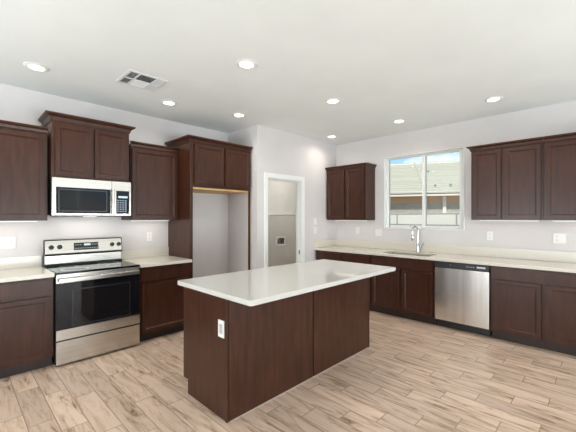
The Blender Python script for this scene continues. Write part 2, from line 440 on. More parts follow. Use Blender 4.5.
# half-height plumbing wall with recess for the washer box
WBX0, WBX1, WBZ0, WBZ1 = 4.86, 5.09, 0.82, 0.965
bm = BM()
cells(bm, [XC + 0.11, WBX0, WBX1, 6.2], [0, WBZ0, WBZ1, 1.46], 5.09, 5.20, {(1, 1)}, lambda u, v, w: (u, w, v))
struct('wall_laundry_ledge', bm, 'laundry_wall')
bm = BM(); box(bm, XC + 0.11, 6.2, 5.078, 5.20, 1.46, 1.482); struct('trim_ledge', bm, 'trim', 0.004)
wb = thing('washer_outlet_box', 'recessed washing machine outlet box in the laundry room wall', 'outlet box', ((WBX0 + WBX1) / 2, 5.09, WBZ0))
hw, hh = (WBX1 - WBX0) / 2, WBZ1 - WBZ0
b = BM(); cells(b, [-hw - 0.02, -hw + 0.008, hw - 0.008, hw + 0.02], [-0.02, 0.008, hh - 0.008, hh + 0.02], -0.008, -0.001, {(1, 1)}, lambda u, v, w: (u, w, v)); obj('frame', b, 'plate', wb, 0.002)
b = BM(); box(b, -hw + 0.003, hw - 0.003, 0.085, 0.09, 0.003, hh - 0.003); box(b, -hw + 0.003, -hw + 0.008, 0, 0.085, 0.003, hh - 0.003); box(b, hw - 0.008, hw - 0.003, 0, 0.085, 0.003, hh - 0.003); box(b, -hw + .008, hw - .008, 0, .085, 0.003, 0.008); obj('tray', b, plain('grey_plastic', (0.50, 0.50, 0.50), 0.5), wb)
for dx in (-0.07, 0.07):
    b = BM(); tube(b, [(dx, 0.05, 0.012), (dx, 0.05, 0.10)], 0.012); box(b, dx - 0.025, dx + 0.025, 0.02, 0.035, 0.065, 0.08); tube(b, [(dx, 0.05, 0.07), (dx, 0.02, 0.07)], 0.008)
    obj('valve', b, 'brass', wb, smooth=True)

# ------------------------------------------------------------------ cabinets (local: front -Y, width +X)
def door_panel(name, x0, x1, z0, z1, parent, inset=0.056, y1=-0.003, th=0.021):
    b = BM(); fs = box(b, x0, x1, y1 - th, y1, z0, z1)
    front = fs[2]
    es = [e_ for e_ in front.edges]
    bmesh.ops.inset_region(b, faces=[front], thickness=0.004, depth=0.0)
    bmesh.ops.translate(b, verts=list(front.verts), vec=(0, 0, 0))
    bmesh.ops.inset_region(b, faces=[front], thickness=inset, depth=0.0)
    bmesh.ops.inset_region(b, faces=[front], thickness=0.0055, depth=-0.005)
    bmesh.ops.inset_region(b, faces=[front], thickness=0.006, depth=0.0)
    bmesh.ops.inset_region(b, faces=[front], thickness=0.0055, depth=-0.005)
    # soften the outer rim
    return obj(name, b, 'wood', parent)

def slab_front(name, x0, x1, z0, z1, parent, y1=-0.0005, th=0.02):
    b = BM(); fs = box(b, x0, x1, y1 - th + 0.006, y1, z0, z1)
    bmesh.ops.inset_region(b, faces=[fs[2]], thickness=0.010, depth=0.006)
    return obj(name, b, 'wood', parent)

def crown(parent, x0, x1, d, z0, h, proj=0.05, left=True, right=True):
    prof = [(0.0, 0.0), (0.006, 0.0), (0.010, 0.12), (0.40, 0.55), (0.80, 0.72), (0.86, 0.80), (1.0, 0.82), (1.0, 1.0), (0.0, 1.0)]
    prof = [(o * proj if o > 0.02 else o, t * h) for o, t in prof]
    b = BM(); rows = []
    for o, t in prof:
        pts = []
        if left: pts += [(x0 - o, d), (x0 - o, -o)]
        else: pts += [(x0, -o)]
        if right: pts += [(x1 + o, -o), (x1 + o, d)]
        else: pts += [(x1, -o)]
        rows.append([b.verts.new((px, py, z0 + t)) for px, py in pts])
    n = len(prof)
    for i in range(n):
        A, B = rows[i], rows[(i + 1) % n]
        for k in range(len(A) - 1): b.faces.new([A[k], A[k + 1], B[k + 1], B[k]])
    b.faces.new([r[0] for r in rows]); b.faces.new([r[-1] for r in rows][::-1])
    bmesh.ops.recalc_face_normals(b, faces=b.faces)
    return obj('crown_moulding', b, 'wood', parent)

def base_cab(label, loc, rotz, w, d, h, doors, drawers, group, toe=True):
    t = thing('base_cabinet', label, 'cabinet', loc, rotz, group)
    b = BM(); box(b, 0, w, 0, d, 0.10, h); obj('body', b, 'wood', t, 0.0015)
    b = BM(); box(b, 0.001, w - 0.001, 0.055, d, 0.0, 0.0995); obj('toe_kick', b, 'wood_dark', t)
    for q in drawers: slab_front('drawer_front', *q, t)
    for q in doors: door_panel('door', *q, t)
    return t

def wall_cab(label, loc, rotz, w, d, h, doors, group, cr_z=None, cr_h=0.065, cr_p=0.045, left=True, right=True, fill_bar=1.0):
    t = thing('wall_cabinet', label, 'cabinet', loc, rotz, group)
    b = BM(); box(b, 0, w, 0, d, 0, h); obj('body', b, 'wood', t, 0.0015)
    for q in doors: door_panel('door', *q, t)
    if cr_z is not None: crown(t, 0, w, d, cr_z, cr_h, cr_p, left, right)
    if fill_bar:  # added fill lamp to brighten the wall below, no known fixture
        b = BM(); box(b, 0.06, w - 0.06, d - 0.17, d - 0.13, -0.010, -0.0005); obj('fill_bar_case', b, 'plate', t, 0.002)
        b = BM(); box(b, 0.065, w - 0.065, d - 0.166, d - 0.134, -0.012, -0.0105); obj('fill_bar_glow', b, 'fill_lens', t)
        area('lamp', (w / 2, d - 0.15, -0.013), (0, 0, 0), w - 0.14, 0.03, FILL_BAR_W * fill_bar * w, (1.0, 0.90, 0.78), parent=t)
    return t

CT = 0.885          # perimeter worktop height
BH = 0.85           # base cabinet box height
YF = YW - 0.603     # base cabinet face, range wall
GB = 'base cabinets along the walls'
GW = 'wall cabinets above the worktops'
# range wall
base_cab('dark brown base cabinet left of the range, under cream worktop', (-0.25, YF, 0), 0, 0.916, 0.60, BH,
         [(0.03, 0.449, 0.112, 0.668), (0.467, 0.886, 0.112, 0.668)], [(0.03, 0.449, 0.688, 0.828), (0.467, 0.886, 0.688, 0.828)], GB)
base_cab('narrow dark brown base cabinet between the range and the fridge alcove', (1.444, YF, 0), 0, 0.630, 0.60, BH,
         [(0.028, 0.602, 0.112, 0.668)], [(0.028, 0.602, 0.688, 0.828)], GB)
YU = YW - 0.305
UB = 1.372
wall_cab('dark brown wall cabinet left of the microwave, with flat crown', (-0.27, YU, UB), 0, 0.940, 0.302, 0.90,
         [(0.018, 0.457, 0.018, 0.848), (0.475, 0.914, 0.018, 0.848)], GW, 0.868, 0.06, 0.035, left=True, right=False, fill_bar=2.6)
wall_cab('raised two-door dark brown wall cabinet directly above the microwave', (0.690, YW - 0.375, 1.806), 0, 0.738, 0.372, 0.605,
         [(0.028, 0.356, 0.022, 0.540), (0.382, 0.710, 0.022, 0.540)], GW, 0.560, 0.078, 0.055, fill_bar=0)
wall_cab('single-door dark brown wall cabinet between the microwave and the fridge cabinet', (1.470, YU, UB), 0, 0.604, 0.302, 0.90,
         [(0.012, 0.572, 0.018, 0.848)], GW, 0.868, 0.06, 0.035, left=False, right=False, fill_bar=2.6)

# refrigerator surround : tall panel, deep cabinet above the alcove, filler strip
t = thing('refrigerator_surround', 'tall dark brown refrigerator surround with two doors above the empty alcove', 'cabinet', (2.077, YW - 0.592, 0))
FD = 0.590
b = BM(); box(b, 0, 0.04, 0, FD, 0, 1.7865); obj('side_panel', b, 'wood', t, 0.002)
b = BM(); box(b, 0.0, 0.962, 0, FD, 1.7870, 2.37); obj('body', b, 'wood', t, 0.0015)
b = BM(); box(b, 0.0405, 0.9615, 0.006, FD, 1.764, 1.7865); p = obj('bottom_panel', b, 'birch', t); p['label'] = 'raw pale plywood underside above the alcove'
door_panel('door', 0.055, 0.490, 1.825, 2.335, t); door_panel('door', 0.515, 0.938, 1.825, 2.335, t)
b = BM(); box(b, 0.928, 0.962, 0.0, 0.0055, 0, 1.7865); obj('filler_strip', b, 'wood', t, 0.001)
b = BM(); box(b, 0.925, 0.9615, 0.0058, 0.012, 0, 1.7635); p = obj('strip_edge', b, 'birch', t); p['label'] = 'raw pale plywood edge of the filler strip'
crown(t, 0, 0.962, FD, 2.342, 0.078, 0.055, True, False)

# sink wall (rotated so that the front faces -X)
XF = XW - 0.613
R90 = -PI / 2
base_cab('dark brown base cabinet in the corner beside the laundry doorway', (XF, 3.594, 0), R90, 0.549, 0.60, BH,
         [(0.03, 0.525, 0.112, 0.675)], [(0.03, 0.525, 0.697, 0.828)], GB)
base_cab('dark brown drawer base cabinet just left of the sink cabinet', (XF, 3.043, 0), R90, 0.508, 0.60, BH,
         [(0.022, 0.486, 0.112, 0.675)], [(0.022, 0.486, 0.697, 0.828)], GB)
base_cab('dark brown two-door sink base cabinet under the window', (XF, 2.533, 0), R90, 0.915, 0.60, BH,
         [(0.020, 0.448, 0.112, 0.685), (0.482, 0.895, 0.112, 0.685)], [(0.020, 0.895, 0.700, 0.828)], GB)
base_cab('dark brown base cabinet right of the dishwasher, with one wide drawer front', (XF, 0.988, 0), R90, 0.968, 0.60, BH,
         [(0.028, 0.468, 0.112, 0.695), (0.500, 0.940, 0.112, 0.695)], [(0.028, 0.940, 0.708, 0.828)], GB)
XU = XW - 0.305
wall_cab('two-door dark brown wall cabinet left of the window, in the room corner', (XU, 3.598, 1.360), R90, 0.776, 0.302, 0.895,
         [(0.016, 0.384, 0.016, 0.848), (0.404, 0.760, 0.016, 0.848)], GW, 0.866, 0.058, 0.035)
wall_cab('two-door dark brown wall cabinet right beside the window', (XU, 1.276, 1.372), R90, 0.738, 0.302, 0.90,
         [(0.028, 0.330, 0.016, 0.858), (0.366, 0.716, 0.016, 0.858)], GW, 0.872, 0.064, 0.045, left=True, right=False)
wall_cab('dark brown wall cabinet at the right edge of the photo', (XU, 0.536, 1.372), R90, 0.738, 0.302, 0.90,
         [(0.018, 0.362, 0.016, 0.858), (0.376, 0.720, 0.016, 0.858)], GW, 0.872, 0.064, 0.045, left=False, right=True)

# ------------------------------------------------------------------ worktops
def worktop(label, loc, fn_top, fn_splash):
    t = thing('worktop', label, 'worktop', loc)
    b = BM(); fn_top(b)
    obj('slab', b, 'quartz', t, 0.003)
    b = BM(); fn_splash(b)
    obj('backsplash', b, 'quartz', t, 0.002)
    return t
worktop('cream quartz worktop on the cabinet left of the range', (0.2, 4.0, BH),
        lambda b: box(b, -0.45, 0.467, -0.310, 0.337, 0.0005, 0.035),
        lambda b: box(b, -0.45, 0.467, 0.318, 0.337, 0.0355, 0.150))
worktop('small cream quartz worktop between the range and the fridge alcove', (1.75, 4.0, BH),
        lambda b: box(b, -0.304, 0.3255, -0.310, 0.337, 0.0005, 0.035),
        lambda b: box(b, -0.304, 0.3255, 0.318, 0.337, 0.0355, 0.150))
SX0, SX1, SY0, SY1 = 4.43, 4.79, 1.72, 2.42
def sink_top(b):
    cells(b, [4.325 - 4.65, SX0 - 4.65, SX1 - 4.65, XW - 0.001 - 4.65], [0.0 - 2.0, SY0 - 2.0, SY1 - 2.0, YD - 0.001 - 2.0], 0.0005, 0.035, {(1, 1)}, lambda u, v, w: (u, v, w))
def sink_splash(b):
    x1, y1 = XW - 0.001 - 4.65, YD - 0.001 - 2.0
    prism(b, [(x1, -2.0), (x1, y1), (4.327 - 4.65, y1), (4.327 - 4.65, y1 - 0.019), (x1 - 0.019, y1 - 0.019), (x1 - 0.019, -2.0)], 0.0355, 0.160)
worktop('long cream quartz worktop under the window, with sink cutout', (4.65, 2.0, BH), sink_top, sink_splash)

# undermount sink
t = thing('kitchen_sink', 'stainless undermount sink set in the worktop under the window', 'sink', ((SX0 + SX1) / 2, (SY0 + SY1) / 2, 0.66))
hx, hy = (SX1 - SX0) / 2, (SY1 - SY0) / 2
b = BM()
top = rrect(-hx + 0.004, hx - 0.004, -hy + 0.004, hy - 0.004, 0.05); bot = rrect(-hx + 0.02, hx - 0.02, -hy + 0.02, hy - 0.02, 0.05)
out = rrect(-hx - 0.012, hx + 0.012, -hy - 0.012, hy + 0.012, 0.05)
rows = [[b.verts.new((x, y, z)) for x, y in pts] for pts, z in ((out, 0.188), (top, 0.188), (bot, 0.012), )]
for A, B in zip(rows, rows[1:]):
    for i in range(len(A)): b.faces.new([A[i], A[(i + 1) % len(A)], B[(i + 1) % len(A)], B[i]])
b.faces.new(rows[-1])
bmesh.ops.recalc_face_normals(b, faces=b.faces)
bs = obj('basin', b, 'sinksteel', t, smooth=True)
b = BM(); lathe(b, [(0.0, 0.013), (0.03, 0.013), (0.042, 0.018), (0.045, 0.013)]); obj('drain', b, 'chrome', t, smooth=True)

# faucet
t = thing('kitchen_faucet', 'chrome gooseneck pull-down faucet standing behind the sink', 'faucet', (4.875, 2.055, CT))
b = BM(); lathe(b, [(0, 0.0005), (0.031, 0.0005), (0.031, 0.006), (0.024, 0.014), (0.0215, 0.05), (0.0215, 0.11), (0.019, 0.125), (0.015, 0.135), (0, 0.135)]); obj('base', b, 'chrome', t, smooth=True)
dirv = Vector((-0.95, 0.30, 0)).normalized(); Rg = 0.058
pts = [(0, 0, 0.13), (0, 0, 0.20), (0, 0, 0.325)]
for i in range(1, 13):
    a = PI * i / 12 * 1.02
    q = dirv * (Rg * (1 - math.cos(a))); pts.append((q.x, q.y, 0.325 + Rg * math.sin(a)))
ex = Vector(pts[-1]); pts.append((ex.x, ex.y, 0.27))
b = BM(); tube(b, pts, 0.0105, 14); obj('spout', b, 'chrome', t, smooth=True)
b = BM(); lathe(b, [(0, 0.27), (0.0135, 0.27), (0.0165, 0.25), (0.018, 0.20), (0.016, 0.192), (0, 0.192)], origin=(ex.x, ex.y, 0)); obj('spray_head', b, 'chrome', t, smooth=True)
b = BM(); lathe(b, [(0, 0.191), (0.0145, 0.191), (0.0145, 0.180), (0, 0.180)], origin=(ex.x, ex.y, 0)); p = obj('nozzle', b, 'blackplastic', t, smooth=True); p['label'] = 'black nozzle'
b = BM(); tube(b, [(0, -0.018, 0.085), (0, -0.045, 0.087), (0, -0.055, 0.087)], [0.015, 0.015, 0.012], 14)
tube(b, [(0, -0.048, 0.087), (-0.005, -0.075, 0.11), (-0.008, -0.088, 0.150)], [0.007, 0.006, 0.005], 10); obj('handle', b, 'chrome', t, smooth=True)

# ------------------------------------------------------------------ island
IX0, IX1, IY0, IY1 = 1.315, 3.163, 1.870, 2.475
t = thing('kitchen_island', 'dark brown kitchen island base standing in the middle of the floor', 'island', ((IX0 + IX1) / 2, (IY0 + IY1) / 2, 0))
il = Vector(t.location)
IH = 0.838
def ib(x0, x1, y0, y1, z0, z1):
    b = BM(); box(b, x0 - il.x, x1 - il.x, y0 - il.y, y1 - il.y, z0, z1); return b
obj('body', ib(IX0 + 0.02, IX1 - 0.02, IY0 + 0.02, IY1 - 0.02, 0.11, IH), 'wood', t)
obj('toe_kick', ib(IX0 + 0.021, IX1 - 0.021, IY0 + 0.021, IY1 - 0.085, 0.0, 0.1095), 'wood_dark', t)
for xs in (IX0, IX1 - 0.019):
    b = BM(); prism(b, [(IY0 + 0.022 - il.y, 0.0), (2.405 - il.y, 0.0), (2.405 - il.y, 0.112), (IY1 - il.y, 0.112), (IY1 - il.y, IH), (IY0 + 0.022 - il.y, IH)], xs - il.x, xs + 0.019 - il.x, lambda x, y, z: (z, x, y))
    obj('end_panel', b, 'wood', t, 0.0015)
obj('back_panel', ib(IX0 + 0.013, 2.217, IY0 - 0.004, IY0 + 0.0195, 0.004, IH), 'wood', t, 0.002)
obj('back_panel', ib(2.2285, IX1 - 0.023, IY0 - 0.004, IY0 + 0.0195, 0.004, IH), 'wood', t, 0.002)
for xs, xe in ((IX0 - 0.003, IX0 + 0.007), (IX1 - 0.019, IX1 + 0.003)):
    obj('corner_post', ib(xs, xe, IY0 - 0.005, IY0 + 0.0215, 0.0, IH), 'wood', t, 0.003)
b = ib(IX0 + 0.02, IX1 - 0.02, IY0 - 0.0085, IY0 - 0.0045, 0.0, 0.004); p = obj('caulk_line', b, 'caulk', t); p['label'] = 'white caulk line along the floor'
W3 = (IX1 - IX0 - 0.04) / 3
for k in range(3):
    x0 = IX0 + 0.02 + k * W3 - il.x
    b = BM(); box(b, x0 + 0.012, x0 + W3 - 0.012, IY1 - 0.0195 - il.y, IY1 - il.y, 0.690, 0.826); obj('drawer_front', b, 'wood', t, 0.004)
    b = BM(); fs = box(b, x0 + 0.012, x0 + W3 - 0.012, IY1 - 0.0195 - il.y, IY1 - il.y, 0.122, 0.672)
    bmesh.ops.inset_region(b, faces=[fs[4]], thickness=0.056, depth=0.0); bmesh.ops.inset_region(b, faces=[fs[4]], thickness=0.005, depth=-0.008)
    obj('door', b, 'wood', t)

t = thing('island_worktop', 'white quartz island worktop overhanging the dark brown island', 'worktop', (2.295, 2.1, IH))
b = BM(); prism(b, rrect(1.318 - 2.295, 3.298 - 2.295, 1.620 - 2.1, 2.600 - 2.1, 0.024), 0.0005, 0.037)
obj('slab', b, 'quartz_white', t, 0.005, seg=2)

# ------------------------------------------------------------------ range
RX0, RX1 = 0.675, 1.437
RW = RX1 - RX0
t = thing('electric_range', 'stainless electric range with black glass oven door between two cabinets', 'range', ((RX0 + RX1) / 2, 3.70, 0))
h2 = RW / 2
b = BM(); box(b, -h2, h2, 0.0, 0.60, 0.02, 0.868); obj('body', b, 'black', t, 0.003)
for sx_ in (-1, 1):
    for yy in (0.05, 0.5):
        b = BM(); lathe(b, [(0, 0), (0.02, 0), (0.02, 0.008), (0.01, 0.012), (0.01, 0.0195), (0, 0.0195)], origin=(sx_ * (h2 - 0.06), yy, 0)); obj('foot', b, 'blackplastic', t)
b = BM(); box(b, -h2 + 0.002, h2 - 0.002, -0.025, 0.0, 0.024, 0.236); p = obj('drawer', b, 'steel', t, 0.004); p['label'] = 'stainless storage drawer front'
# oven door: steel bottom rail, black glass field, inner window
b = BM(); box(b, -h2 + 0.003, h2 - 0.003, -0.012, -0.001, 0.252, 0.845); dr = obj('oven_door', b, 'black', t)
def dpart(name, x0, x1, y0, y1, z0, z1, mat, bev=0.0): 
    b = BM(); box(b, x0, x1, y0, y1, z0, z1); return obj(name, b, mat, dr, bev)
dpart('bottom_rail', -h2 + 0.002, h2 - 0.002, -0.026, -0.0125, 0.250, 0.345, 'steel', 0.004)
dpart('glass_front', -h2 + 0.002, h2 - 0.002, -0.022, -0.0125, 0.3455, 0.786, 'blackglass', 0.003)
b = BM(); box(b, -h2 + 0.14, h2 - 0.11, -0.0235, -0.0221, 0.375, 0.705); obj('oven_window', b, 'ovenglass', dr, 0.0006)
b = BM(); cells(b, [-h2 + 0.128, -h2 + 0.14, h2 - 0.11, h2 - 0.098], [0.363, 0.375, 0.705, 0.717], -0.0233, -0.0221, {(1, 1)}, lambda u, v, w: (u, w, v)); obj('window_border', b, plain('dark_grey_ceramic', (0.018, 0.018, 0.02), 0.2), dr)
dpart('top_rail', -h2 + 0.002, h2 - 0.002, -0.024, -0.0125, 0.7865, 0.846, 'steel', 0.003)
b = BM(); lathe(b, [(0, 0.0), (0.017, 0.0), (0.017, 0.002), (0.014, 0.003), (0.013, 0.002), (0, 0.002)], origin=(0.02, -0.0262, 0.30), axis='-Y', n=20); obj('emblem', b, 'chrome', dr)
b = BM(); pts = rrect(-h2 + 0.015, h2 - 0.015, -0.068, -0.048, 0.008, 4); prism(b, pts, 0.800, 0.832)
for sx_ in (-1, 1): box(b, sx_ * (h2 - 0.05) - 0.012, sx_ * (h2 - 0.05) + 0.012, -0.050, -0.0245, 0.806, 0.826)
obj('handle', b, 'steel', dr, 0.003)
# cooktop
b = BM(); box(b, -h2, h2, -0.022, 0.60, 0.8685, 0.887); obj('cooktop', b, 'blackglass', t, 0.004)
for (cx, cy, r) in ((-0.19, 0.14, 0.115), (0.19, 0.14, 0.095), (-0.19, 0.38, 0.08), (0.19, 0.38, 0.10)):
    b = BM(); lathe(b, [(r - 0.004, 0.8872), (r, 0.8872), (r, 0.8876), (r - 0.004, 0.8876), (r - 0.004, 0.8872)], origin=(cx, cy, 0), n=36); obj('burner_ring', b, 'greyprint', t)
b = BM(); box(b, -h2 + 0.004, h2 - 0.004, -0.0275, -0.0225, 0.850, 0.866); obj('front_trim', b, 'steel', t, 0.001)
# backguard
b = BM(); prism(b, [(0.513, 0.8875), (0.600, 0.8875), (0.600, 1.150), (0.565, 1.166), (0.535, 1.160), (0.508, 1.008), (0.528, 0.995), (0.528, 0.905), (0.513, 0.897)], -h2 + 0.0, h2 + 0.004, lambda x, y, z: (z, x, y))
bgd = obj('backguard', b, 'black', t, 0.003)
lean = math.atan2(0.535 - 0.508, 1.158 - 1.008)
def on_guard(x, s, out):    # x along, s up the leaning face, out from it
    return (x, 0.508 + s * math.sin(lean) - out * math.cos(lean), 1.008 + s * math.cos(lean) + out * math.sin(lean))
def gbox(bm, x0, x1, s0, s1, o0, o1): cells(bm, [x0, x1], [s0, s1], o0, o1, set(), lambda u, v, w: on_guard(u, v, w))
b = BM(); gbox(b, -h2 + 0.006, h2 - 0.006, 0.006, 0.148, 0.0003, 0.006); p = obj('control_fascia', b, 'steel', bgd, 0.002)
b = BM(); gbox(b, -0.118, 0.125, 0.035, 0.115, 0.0062, 0.008); cp = obj('control_display', b, 'blackglass', bgd, 0.0006)
b = BM(); gbox(b, -0.02, 0.045, 0.082, 0.103, 0.0082, 0.0088); obj('clock', b, 'display', bgd)
for i in range(10):
    for j in range(2):
        x = -0.10 + i * 0.0235
        if j == 1 and 3 <= i <= 6: continue
        b = BM(); gbox(b, x - 0.006, x + 0.006, 0.050 + j * 0.038, 0.058 + j * 0.038, 0.0082, 0.0088)
        obj('button', b, 'greyprint', bgd)
for x in (-0.322, -0.248, 0.272, 0.345):
    b = BM(); lathe(b, [(0, 0.0), (0.024, 0.0), (0.024, 0.004), (0.0185, 0.006), (0.017, 0.026), (0.014, 0.029), (0, 0.029)], axis='-Y', n=20)
    box(b, -0.004, 0.004, -0.034, -0.027, -0.016, 0.016)
    o = obj('knob', b, 'blackplastic', bgd, smooth=True); o.location = on_guard(x, 0.078, 0.0065); o.rotation_euler = (-lean, 0, 0)
b = BM(); box(b, -h2 + 0.004, h2 - 0.004, 0.5215, 0.5275, 0.908, 0.992); obj('splash_plate', b, 'steel', bgd, 0.001)

# ------------------------------------------------------------------ microwave
MX0, MX1, MZ0, MZ1 = 0.686, 1.434, 1.410, 1.8035
t = thing('microwave_oven', 'stainless over-the-range microwave mounted under the raised cabinet', 'microwave', ((MX0 + MX1) / 2, YW - 0.39, MZ0))
mw, mh = (MX1 - MX0) / 2, MZ1 - MZ0
b = BM(); box(b, -mw + 0.003, mw - 0.003, 0.0, 0.387, 0.018, mh); obj('body', b, 'black', t, 0.003)
b = BM(); box(b, -mw + 0.05, mw - 0.05, 0.03, 0.34, 0.004, 0.0178); obj('vent_plate', b, 'blackplastic', t, 0.003)
xs_ = 0.545 - mw
b = BM(); box(b, -0.06, 0.06, 0.10, 0.16, 0.0005, 0.0038); obj('added_fill_lamp', b, 'fill_lens', t)  # lamp and glow added to brighten the wall behind the range
area('lamp', (0, 0.20, -0.002), (0, 0, 0), 0.5, 0.10, 1.0, (1.0, 0.95, 0.88), parent=t)
b = BM(); cells(b, [-mw, -mw + 0.036, xs_ - 0.012, xs_ - 0.0015], [0.012, 0.038, mh - 0.098, mh - 0.001], -0.035, -0.001, {(1, 1)}, lambda u, v, w: (u, w, v)); md = obj('door', b, 'steel', t, 0.003)
b = BM(); box(b, -mw + 0.0365, xs_ - 0.0125, -0.033, -0.002, 0.0385, mh - 0.0985); obj('glass', b, 'blackglass', md)
b = BM(); cells(b, [-mw + 0.055, -mw + 0.062, xs_ - 0.055, xs_ - 0.048], [0.055, 0.062, mh - 0.122, mh - 0.115], -0.0334, -0.0331, {(1, 1)}, lambda u, v, w: (u, w, v)); obj('window_border', b, plain('mesh_grey', (0.05, 0.05, 0.055), 0.3), md)
b = BM(); pts = rrect(xs_ - 0.010, xs_ + 0.020, -0.075, -0.055, 0.008, 4); prism(b, pts, 0.035, mh - 0.09)
for z in (0.06, mh - 0.125): box(b, xs_ - 0.009, xs_ + 0.002, -0.057, -0.0352, z, z + 0.018)
obj('handle', b, 'steel', md, 0.003)
b = BM(); lathe(b, [(0, 0.0), (0.014, 0.0), (0.014, 0.002), (0.011, 0.0025), (0, 0.002)], origin=(-0.02, -0.0352, mh - 0.05), axis='-Y', n=20); obj('emblem', b, 'chrome', md)
b = BM(); cells(b, [xs_, xs_ + 0.046, mw - 0.022, mw], [0.012, 0.038, mh - 0.105, mh - 0.001], -0.035, -0.001, {(1, 1)}, lambda u, v, w: (u, w, v)); mc = obj('control_panel', b, 'steel', t, 0.003)
b = BM(); box(b, xs_ + 0.0465, mw - 0.0225, -0.034, -0.002, 0.0385, mh - 0.1055); obj('keypad', b, 'blackglass', mc)
M['keyprint'] = plain('blue_grey_print', (0.30, 0.36, 0.46), 0.4)
for i in range(4):
    for j in range(6):
        x = xs_ + 0.062 + i * 0.027; z = 0.055 + j * 0.024
        b = BM(); box(b, x - 0.009, x + 0.009, -0.0346, -0.0341, z, z + 0.013); obj('key', b, 'keyprint', mc)
b = BM(); box(b, xs_ + 0.065, mw - 0.04, -0.0346, -0.0341, 0.210, 0.232); obj('clock', b, 'display', mc)

# ------------------------------------------------------------------ dishwasher (front faces -X)
t = thing('dishwasher', 'stainless dishwasher with black control strip right of the sink cabinet', 'dishwasher', (XF, 1.610, 0), R90)
DWW = 0.616
b = BM(); box(b, 0.006, DWW - 0.006, 0.03, 0.58, 0.03, 0.845); obj('body', b, 'black', t)
b = BM(); box(b, 0.004, DWW - 0.004, -0.028, 0.0295, 0.110, 0.768)
obj('door', b, 'steel_v', t, 0.006, seg=2)
b = BM(); box(b, 0.004, DWW - 0.004, -0.026, 0.0295, 0.7695, 0.845); cs = obj('control_strip', b, 'blackplastic', t, 0.004); cs['label'] = 'black control strip'
M['paleprint'] = plain('pale_print', (0.6, 0.6, 0.62), 0.5)
for i in range(4):
    b = BM(); box(b, 0.37 + i * 0.024, 0.384 + i * 0.024, -0.0268, -0.0262, 0.806, 0.812); obj('button', b, 'paleprint', cs)
b = BM(); box(b, 0.485, 0.575, -0.0268, -0.0262, 0.802, 0.822); obj('clock', b, 'paleprint', cs)
b = BM(); lathe(b, [(0, 0), (0.011, 0), (0.011, 0.0012), (0, 0.0012)], origin=(0.19, -0.0262, 0.81), axis='-Y', n=18); obj('emblem', b, 'chrome', cs)
b = BM(); box(b, 0.004, DWW - 0.004, 0.045, 0.07, 0.012, 0.1095); obj('toe_kick', b, 'black', t)
for x in (0.04, DWW - 0.04):
    b = BM(); lathe(b, [(0, 0), (0.018, 0), (0.018, 0.006), (0.008, 0.01), (0.008, 0.0295), (0, 0.0295)], origin=(x, 0.12, 0)); obj('foot', b, 'blackplastic', t)

# ------------------------------------------------------------------ outlets and switches (local: front -Y)
def wall_plate(name, label, cat, loc, rotz, gangs, kinds, h=0.115):
    t = thing(name, label, cat, loc, rotz, 'white wall plates')
    w = 0.070 + 0.046 * (gangs - 1)
    b = BM(); box(b, -w / 2, w / 2, -0.006, -0.0005, -h / 2, h / 2); obj('plate', b, 'plate', t, 0.003)
    for g in range(gangs):
        cx = (g - (gangs - 1) / 2) * 0.046
        if kinds[g] == 'o':
            for dz in (-0.022, 0.022):
                b = BM(); prism(b, rrect(cx - 0.016, cx + 0.016, dz - 0.015, dz + 0.015, 0.008, 3), 0.0062, 0.0085, lambda x, y, z: (x, -z, y)); o = obj('receptacle', b, 'plate', t)
                for sx_ in (-0.006, 0.006):
                    b = BM(); box(b, cx + sx_ - 0.0012, cx + sx_ + 0.0012, -0.0090, -0.0086, dz - 0.002, dz + 0.008); obj('slot', b, 'slot', o)
                b = BM(); box(b, cx - 0.002, cx + 0.002, -0.0090, -0.0086, dz - 0.011, dz - 0.006); obj('slot', b, 'slot', o)
        elif kinds[g] == 'd':
            b = BM(); box(b, cx - 0.017, cx + 0.017, -0.0085, -0.0062, -0.034, 0.034); o = obj('receptacle', b, plain('grey_receptacle', (0.50, 0.50, 0.49), 0.4), t, 0.001)
            for dz in (-0.018, 0.016):
                for sx_ in (-0.006, 0.006):
                    b = BM(); box(b, cx + sx_ - 0.0012, cx + sx_ + 0.0012, -0.0090, -0.0086, dz - 0.002, dz + 0.007); obj('slot', b, 'slot', o)
        else:
            b = BM(); box(b, cx - 0.0165, cx + 0.0165, -0.0095, -0.0062, -0.033, 0.033); obj('rocker', b, 'plate', t, 0.002)
    return t
wall_plate('wall_outlet', 'double white wall plate left of the range, above the worktop', 'outlet', (0.395, YW, 1.148), 0, 2, 'so')
wall_plate('wall_outlet', 'single white outlet between the range and the fridge panel', 'outlet', (1.818, YW, 1.152), 0, 1, 'o')
wall_plate('wall_outlet', 'single white outlet nearest right of the window, above the dishwasher', 'outlet', (XW, 1.135, 1.16), R90, 1, 'o')
wall_plate('wall_outlet', 'double white wall plate on the sink wall at the far right', 'outlet', (XW, 0.424, 1.158), R90, 2, 'os')
wall_plate('wall_outlet', 'single white outlet under the corner wall cabinet', 'outlet', (XW, 3.165, 1.180), R90, 1, 'o')
wall_plate('wall_switch', 'double white switch plate just left of the window', 'switch', (XW, 2.755, 1.150), R90, 2, 'ss')
wall_plate('wall_switch', 'upper white switch plate between doorway and room corner', 'switch', (4.362, YD, 1.335), 0, 1, 's')
wall_plate('wall_outlet', 'lower white plate below the switch beside the doorway', 'outlet', (4.362, YD, 1.185), 0, 1, 'o')
wall_plate('island_outlet', 'white outlet plate on the end panel of the island', 'outlet', (IX0, 1.935, 0.628), R90, 1, 'd', h=0.118)

